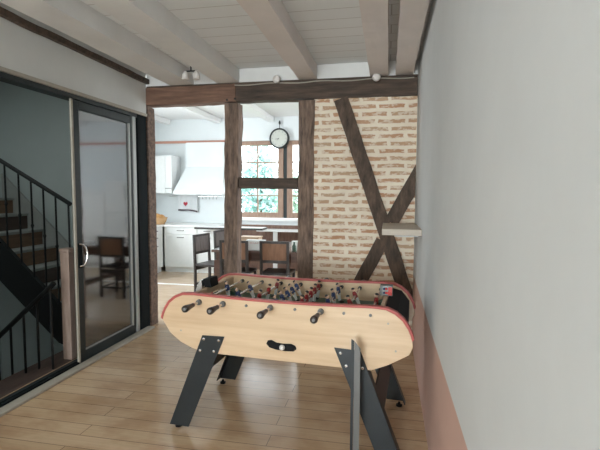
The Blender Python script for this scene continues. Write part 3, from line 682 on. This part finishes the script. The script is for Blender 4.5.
for q in ((0, 1, 5, 4), (1, 2, 6, 5), (2, 3, 7, 6), (3, 0, 4, 7), (3, 2, 1, 0), (4, 5, 6, 7)): bm.faces.new([vv[i] for i in q])
obj('canopy', bm, 'kitchen_wall', t)
obj('flue', BM((-0.40, 0.40, -0.14, 0, 0.551, 1.04)), 'kitchen_wall', t)
# rail with hooks and towel
t = thing('utensil_rail', 'thin steel rail with small hooks on the wall under the hood', 'rail', (-3.9, 8.46, 1.46))
bm = bmesh.new(); tube(bm, (-0.56, 0, 0), (0.75, 0, 0), 0.007)
for x in (-0.5, 0.2, 0.7): tube(bm, (x, 0, 0), (x, 0.038, 0), 0.006)
obj('bar', bm, 'steel', t)
for k in range(5):
    x = 0.19 + 0.075*k; bm = bmesh.new()
    pathtube(bm, [(x, 0.008, 0.008), (x, -0.010, 0.006), (x, -0.010, -0.04), (x, -0.028, -0.055), (x, -0.038, -0.035)], 0.004, 6); obj('hook', bm, 'grey_steel', t)
t = thing('tea_towel', 'pale tea towel with a red heart hanging from the rail', 'towel', (-4.04, 8.445, 1.12))
bm = bmesh.new(); nx, nz = 14, 10; grid = []
for j in range(nz+1):
    row = []
    for i in range(nx+1):
        x = -0.215+0.43*i/nx; z = 0.04+0.335*j/nz - (0.03*(max(0, i/nx-0.55)/0.45)**1.5)*(1-j/nz)
        row.append((x, 0.008*math.sin(i*1.3)*(1-j/nz*0.7), z))
    grid.append(row)
F = [[bm.verts.new((p[0], p[1]-0.004, p[2])) for p in r] for r in grid]; Bk = [[bm.verts.new((p[0], p[1]+0.004, p[2])) for p in r] for r in grid]
for j in range(nz):
    for i in range(nx):
        bm.faces.new((F[j][i], F[j][i+1], F[j+1][i+1], F[j+1][i])).material_index = 1 if j == 0 else 0
        bm.faces.new((Bk[j][i+1], Bk[j][i], Bk[j+1][i], Bk[j+1][i+1])).material_index = 1 if j == 0 else 0
for j in range(nz):
    bm.faces.new((F[j][0], F[j+1][0], Bk[j+1][0], Bk[j][0])); bm.faces.new((F[j][nx], Bk[j][nx], Bk[j+1][nx], F[j+1][nx]))
for i in range(nx):
    bm.faces.new((F[0][i], Bk[0][i], Bk[0][i+1], F[0][i+1])).material_index = 1; bm.faces.new((F[nz][i], F[nz][i+1], Bk[nz][i+1], Bk[nz][i]))
obj('cloth', bm, ['towel', 'towel_hem'], t)
bm = bmesh.new(); hp = []
for i in range(28):
    a = 2*PI*i/28; hp.append((0.0032*16*math.sin(a)**3*0.9-0.045, 0.185+0.0032*(13*math.cos(a)-5*math.cos(2*a)-2*math.cos(3*a)-math.cos(4*a))))
prism(bm, hp, 'xz', -0.017, -0.012); obj('heart_print', bm, 'towel_heart', t)
# bread basket
t = thing('bread_basket', 'tan wicker basket with bread in the left worktop corner', 'basket', (-4.43, 7.92, 0.915))
bm = bmesh.new(); lathe(bm, [(0.13, 0), (0.16, 0.05), (0.185, 0.12), (0.19, 0.135), (0.175, 0.135), (0.15, 0.06), (0.12, 0.02)], 'z', 24); obj('basket', bm, 'wicker', t, smooth=True)
bm = bmesh.new(); ball(bm, (-0.03, -0.02, 0.135), 0.11, 1.1, 0.8, 0.75); ball(bm, (0.06, 0.03, 0.12), 0.08, 1, 1, 0.9); obj('bread', bm, plain('bread_crust', (0.50, 0.26, 0.09), 0.7, 0, 0.2), t, smooth=True)
# tall white units, seen mirrored in the glass door
def fridge():
    t = thing('refrigerator', 'tall white refrigerator mirrored in the sliding door glass, right of the pair', 'refrigerator', (-0.07, 8.2, 0))
    obj('body', BM((-0.25, 0.25, -0.25, 0.29, 0, 1.76)), 'cab_white', t, 0.01)
    for a, b in ((0.05, 1.12), (1.13, 1.75)):
        f = obj('door', BM((-0.25, 0.25, -0.30, -0.252, a, b)), 'cab_white', t, 0.008)
        bm = bmesh.new(); pathtube(bm, [(-0.21, -0.30, b-0.35), (-0.21, -0.33, b-0.35), (-0.21, -0.33, b-0.1), (-0.21, -0.30, b-0.1)], 0.008); obj('handle', bm, 'grey_steel', f)
fridge()
cabinet('tall_cabinet', 'tall white cupboard mirrored in the sliding door glass, left of the refrigerator', 'cabinet', 0.2, 0.86, 7.9, 8.49, 0, 1.58, [(0.2, 0.53, 0.1, 1.57, 'door'), (0.53, 0.86, 0.1, 1.57, 'door')])

# bar table, console with white leg
t = thing('bar_table', 'narrow white topped bar table with dark edge in front of the kitchen worktop', 'table', (-2.77, 7.64, 0))
obj('tabletop', BM((-0.66, 0.60, -0.2, 0.12, 0.886, 0.916)), 'worktop', t)
obj('edge_band', BM((-0.665, 0.605, -0.212, -0.201, 0.878, 0.914), (0.601, 0.613, -0.212, 0.12, 0.878, 0.914)), 'chair_dark', t)
obj('pedestal', BM((0.05, 0.13, -0.02, 0.10, 0.012, 0.885)), 'chair_dark', t); obj('base', BM((-0.12, 0.3, -0.18, 0.12, 0, 0.012)), 'chair_dark', t)
t = thing('console_table', 'thin white console table with a flat white leg under the kitchen window', 'table', (-2.05, 8.25, 0))
obj('tabletop', BM((-0.42, 0.8, -0.14, 0.12, 0.80, 0.835)), 'white_paint', t, 0.003)
for x in (-0.06, 0.70): obj('leg', BM((x-0.04, x+0.04, -0.10, -0.06, 0, 0.80)), 'white_paint', t, 0.003)

# dining table
t = thing('dining_table', 'dark brown wooden dining table with stout legs beyond the partition', 'table', (-1.56, 6.33, 0))
obj('tabletop', BM((-0.84, 0.84, -0.60, 0.60, 0.715, 0.75)), wood('dining_top_polished', (0.10, 0.06, 0.05), (0.18, 0.12, 0.10), (2, 8, 8), 0.14, 0.02), t, 0.004)
obj('apron', BM((-0.78, 0.78, -0.55, -0.52, 0.60, 0.714), (-0.78, 0.78, 0.52, 0.55, 0.60, 0.714), (-0.80, -0.77, -0.52, 0.52, 0.60, 0.714), (0.77, 0.80, -0.52, 0.52, 0.60, 0.714)), 'dining_wood', t)
for sx in (-1, 1):
    for sy in (-1, 1): obj('leg', BM((sx*0.76-0.055, sx*0.76+0.055, sy*0.51-0.055, sy*0.51+0.055, 0, 0.60)), 'dining_wood', t, 0.005)
    obj('stretcher', BM((sx*0.76-0.03, sx*0.76+0.03, -0.455, 0.455, 0.10, 0.18)), 'dining_wood', t)
# things on the dining table
def card_box(x, y, w_, h_, label, marks):
    t = thing('card_box', label, 'box', (x, y, 0.751))
    obj('body', BM((-w_/2, w_/2, -0.04, 0.04, 0, h_)), 'card_white', t, 0.003)
    if marks:
        bm = bmesh.new()
        for i in range(5):
            x0 = -w_*0.28 + i*w_*0.12; pathtube(bm, [(x0, -0.0405, h_*0.66+0.006*math.sin(i*2)), (x0+w_*0.05, -0.0405, h_*0.74), (x0+w_*0.09, -0.0405, h_*0.64)], 0.0022, 5)
        obj('red_scribble', bm, 'card_red', t)
card_box(-1.79, 5.86, 0.26, 0.14, 'white box with faint red marks standing on the dining table between two chair backs', True)
card_box(-1.17, 5.93, 0.24, 0.13, 'white box standing on the dining table beside the pitted post', False)
bm = bmesh.new(); lathe(bm, [(0.025, 0), (0.028, 0.01), (0.028, 0.07), (0.012, 0.10), (0.012, 0.125)], 'z', 12); tag(obj('bottle', bm, 'bottle_green', smooth=True, loc=(-1.24, 5.83, 0.751)), 'small dark green bottle in front of the plain white box on the dining table', 'bottle')
t = thing('wooden_crate', 'small tan wooden crate on the dining table behind the first white box', 'crate', (-2.07, 6.55, 0.751))
obj('body', BM((-0.17, 0.14, -0.1, 0.1, 0, 0.10)), 'tan_wood', t, 0.003); obj('lid', BM((-0.18, 0.15, -0.11, 0.11, 0.101, 0.115)), 'tan_wood', t, 0.003)

# chairs
def make_chair(label, panel, rotz, loc):
    """faces -y... seat in +y of the back; origin under the seat centre; back at y=-0.2"""
    t = thing('dining_chair', label, 'chair', loc, rotz, 'dark framed dining chairs round the table')
    W2 = 0.185
    for s in (-1, 1):
        bm = bmesh.new(); prism(bm, [(-0.20, 0), (-0.165, 0), (-0.165, 0.44), (-0.185, 0.90), (-0.215, 0.90), (-0.20, 0.44)], 'yz', s*W2-0.018, s*W2+0.018); obj('leg', bm, 'chair_dark', t, 0.003)
        obj('leg', BM((s*W2-0.018, s*W2+0.018, 0.165, 0.20, 0, 0.425)), 'chair_dark', t, 0.003)
        obj('stretcher', BM((s*W2-0.01, s*W2+0.01, -0.16, 0.16, 0.14, 0.165)), 'chair_dark', t)
    obj('seat', BM((-0.205, 0.205, -0.16, 0.215, 0.43, 0.465)), 'chair_dark', t, 0.006)
    obj('back_rail', BM((-W2+0.019, W2-0.019, -0.208, -0.188, 0.865, 0.90), (-W2+0.019, W2-0.019, -0.20, -0.178, 0.60, 0.64)), 'chair_dark', t, 0.002)
    obj('seat_rail', BM((-W2+0.019, W2-0.019, -0.195, -0.170, 0.36, 0.42)), 'chair_dark', t)
    obj('stretcher', BM((-W2+0.019, W2-0.019, -0.192, -0.172, 0.14, 0.165)), 'chair_dark', t)
    bp = bmesh.new(); prism(bp, [(-0.197, 0.641), (-0.181, 0.641), (-0.190, 0.864), (-0.206, 0.864)], 'yz', -W2+0.02, W2-0.02); p = obj('back_panel', bp, panel, t)
    p['label'] = 'grey brown back panel' if panel == 'chair_panel_grey' else 'warm brown back panel'
    return t
make_chair('dark chair with brown wooden back seen from behind, partly hidden by the first post', 'chair_panel', 0.0, (-2.035, 5.83, 0))
make_chair('dark chair with brown wooden back seen from behind in the middle of the window opening', 'chair_panel', 0.0, (-1.475, 5.86, 0))
make_chair('nearer of two grey backed chairs at the left end of the dining table', 'chair_panel_grey', -PI/2-0.22, (-2.645, 6.35, 0))
make_chair('farther of two grey backed chairs at the left end of the dining table', 'chair_panel_grey', -PI/2-0.15, (-2.63, 7.12, 0))

# wall clock hanging on a hook above the kitchen window
t = thing('wall_clock', 'round black rimmed wall clock hanging from a hook above the kitchen window', 'clock', (-2.10, 8.455, 2.60))
bm = bmesh.new(); lathe(bm, [(0.17, 0.04), (0.195, 0.03), (0.20, -0.03), (0.19, -0.05), (0.168, -0.05), (0.165, -0.03)], 'y', 32); obj('case', bm, 'clock_black', t, smooth=False)
bm = bmesh.new(); lathe(bm, [(0.166, -0.028), (0.166, -0.034)], 'y', 32); f = obj('dial', bm, 'clock_face', t)
bm = bmesh.new()
for k in range(12):
    a = PI*k/6; r0, r1 = 0.13, 0.15
    tube(bm, (r0*math.sin(a), -0.036, r0*math.cos(a)), (r1*math.sin(a), -0.036, r1*math.cos(a)), 0.004, n=5)
obj('hour_mark', bm, 'grey_steel', f)
for a, l in ((-1.75, 0.085), (-2.3, 0.055)):
    bm = bmesh.new(); tube(bm, (0, -0.039, 0), (l*math.sin(a), -0.039, l*math.cos(a)), 0.005, 0.003, 6); obj('hand', bm, 'grey_steel', f)
bm = bmesh.new(); pathtube(bm, [(-0.0, 0.0, 0.20), (0.0, 0.0, 0.27)], 0.006); lathe(bm, [(0.006, 0.265), (0.02, 0.29), (0.022, 0.32), (0.008, 0.35)], 'z', 10, (0, 0.01, 0)); obj('hanging_hook', bm, 'clock_black', t)

# ---------------------------------------------------------------- garden beyond the kitchen window
struct('ground', BM((-14, 12, 8.9, 26, -0.6, -0.5)), 'grass')
def tree(x, y, h, r, mat, label, seed):
    rnd = random.Random(seed)
    t = thing('garden_tree', label, 'tree', (x, y, -0.5), 0, 'trees outside the kitchen window')
    bm = bmesh.new(); pathtube(bm, [(0, 0, 0), (0.05, 0.03, h*0.35), (-0.03, 0, h*0.6), (0.02, 0.02, h*0.85)], 0.06)
    for k in range(9):
        a = rnd.uniform(0, 6.28); z0 = h*rnd.uniform(0.3, 0.7); tube(bm, (0.02, 0, z0), (r*0.7*math.cos(a), r*0.7*math.sin(a), z0+0.5), 0.03, 0.01, 6)
    obj('trunk', bm, 'bark', t)
    bm = bmesh.new()
    for k in range(1500):
        u = Vector((rnd.gauss(0, 1), rnd.gauss(0, 1), rnd.gauss(0, 1))).normalized()*(rnd.random()**0.45)
        p = Vector((u.x*r, u.y*r, h*0.58+u.z*h*0.42)); s = rnd.uniform(0.05, 0.12)
        e1 = Vector((rnd.gauss(0, 1), rnd.gauss(0, 1), rnd.gauss(0, 1))).normalized(); e2 = e1.orthogonal().normalized()
        bm.faces.new([bm.verts.new(p+e1*s), bm.verts.new(p+e2*s*0.5), bm.verts.new(p-e1*s), bm.verts.new(p-e2*s*0.5)])
    lf = obj('foliage', bm, mat, t); lf['kind'] = 'stuff'
tree(-3.55, 12.0, 3.6, 0.55, 'leaf_blue', 'blue green conifer outside, in the left panes of the kitchen window', 1)
tree(-3.1, 13.9, 2.9, 0.62, 'leaf', 'leafy green tree outside, in the middle panes of the kitchen window', 2)
tree(-1.75, 12.2, 2.2, 0.5, 'leaf', 'low leafy bush outside, behind the right panes of the kitchen window', 3)
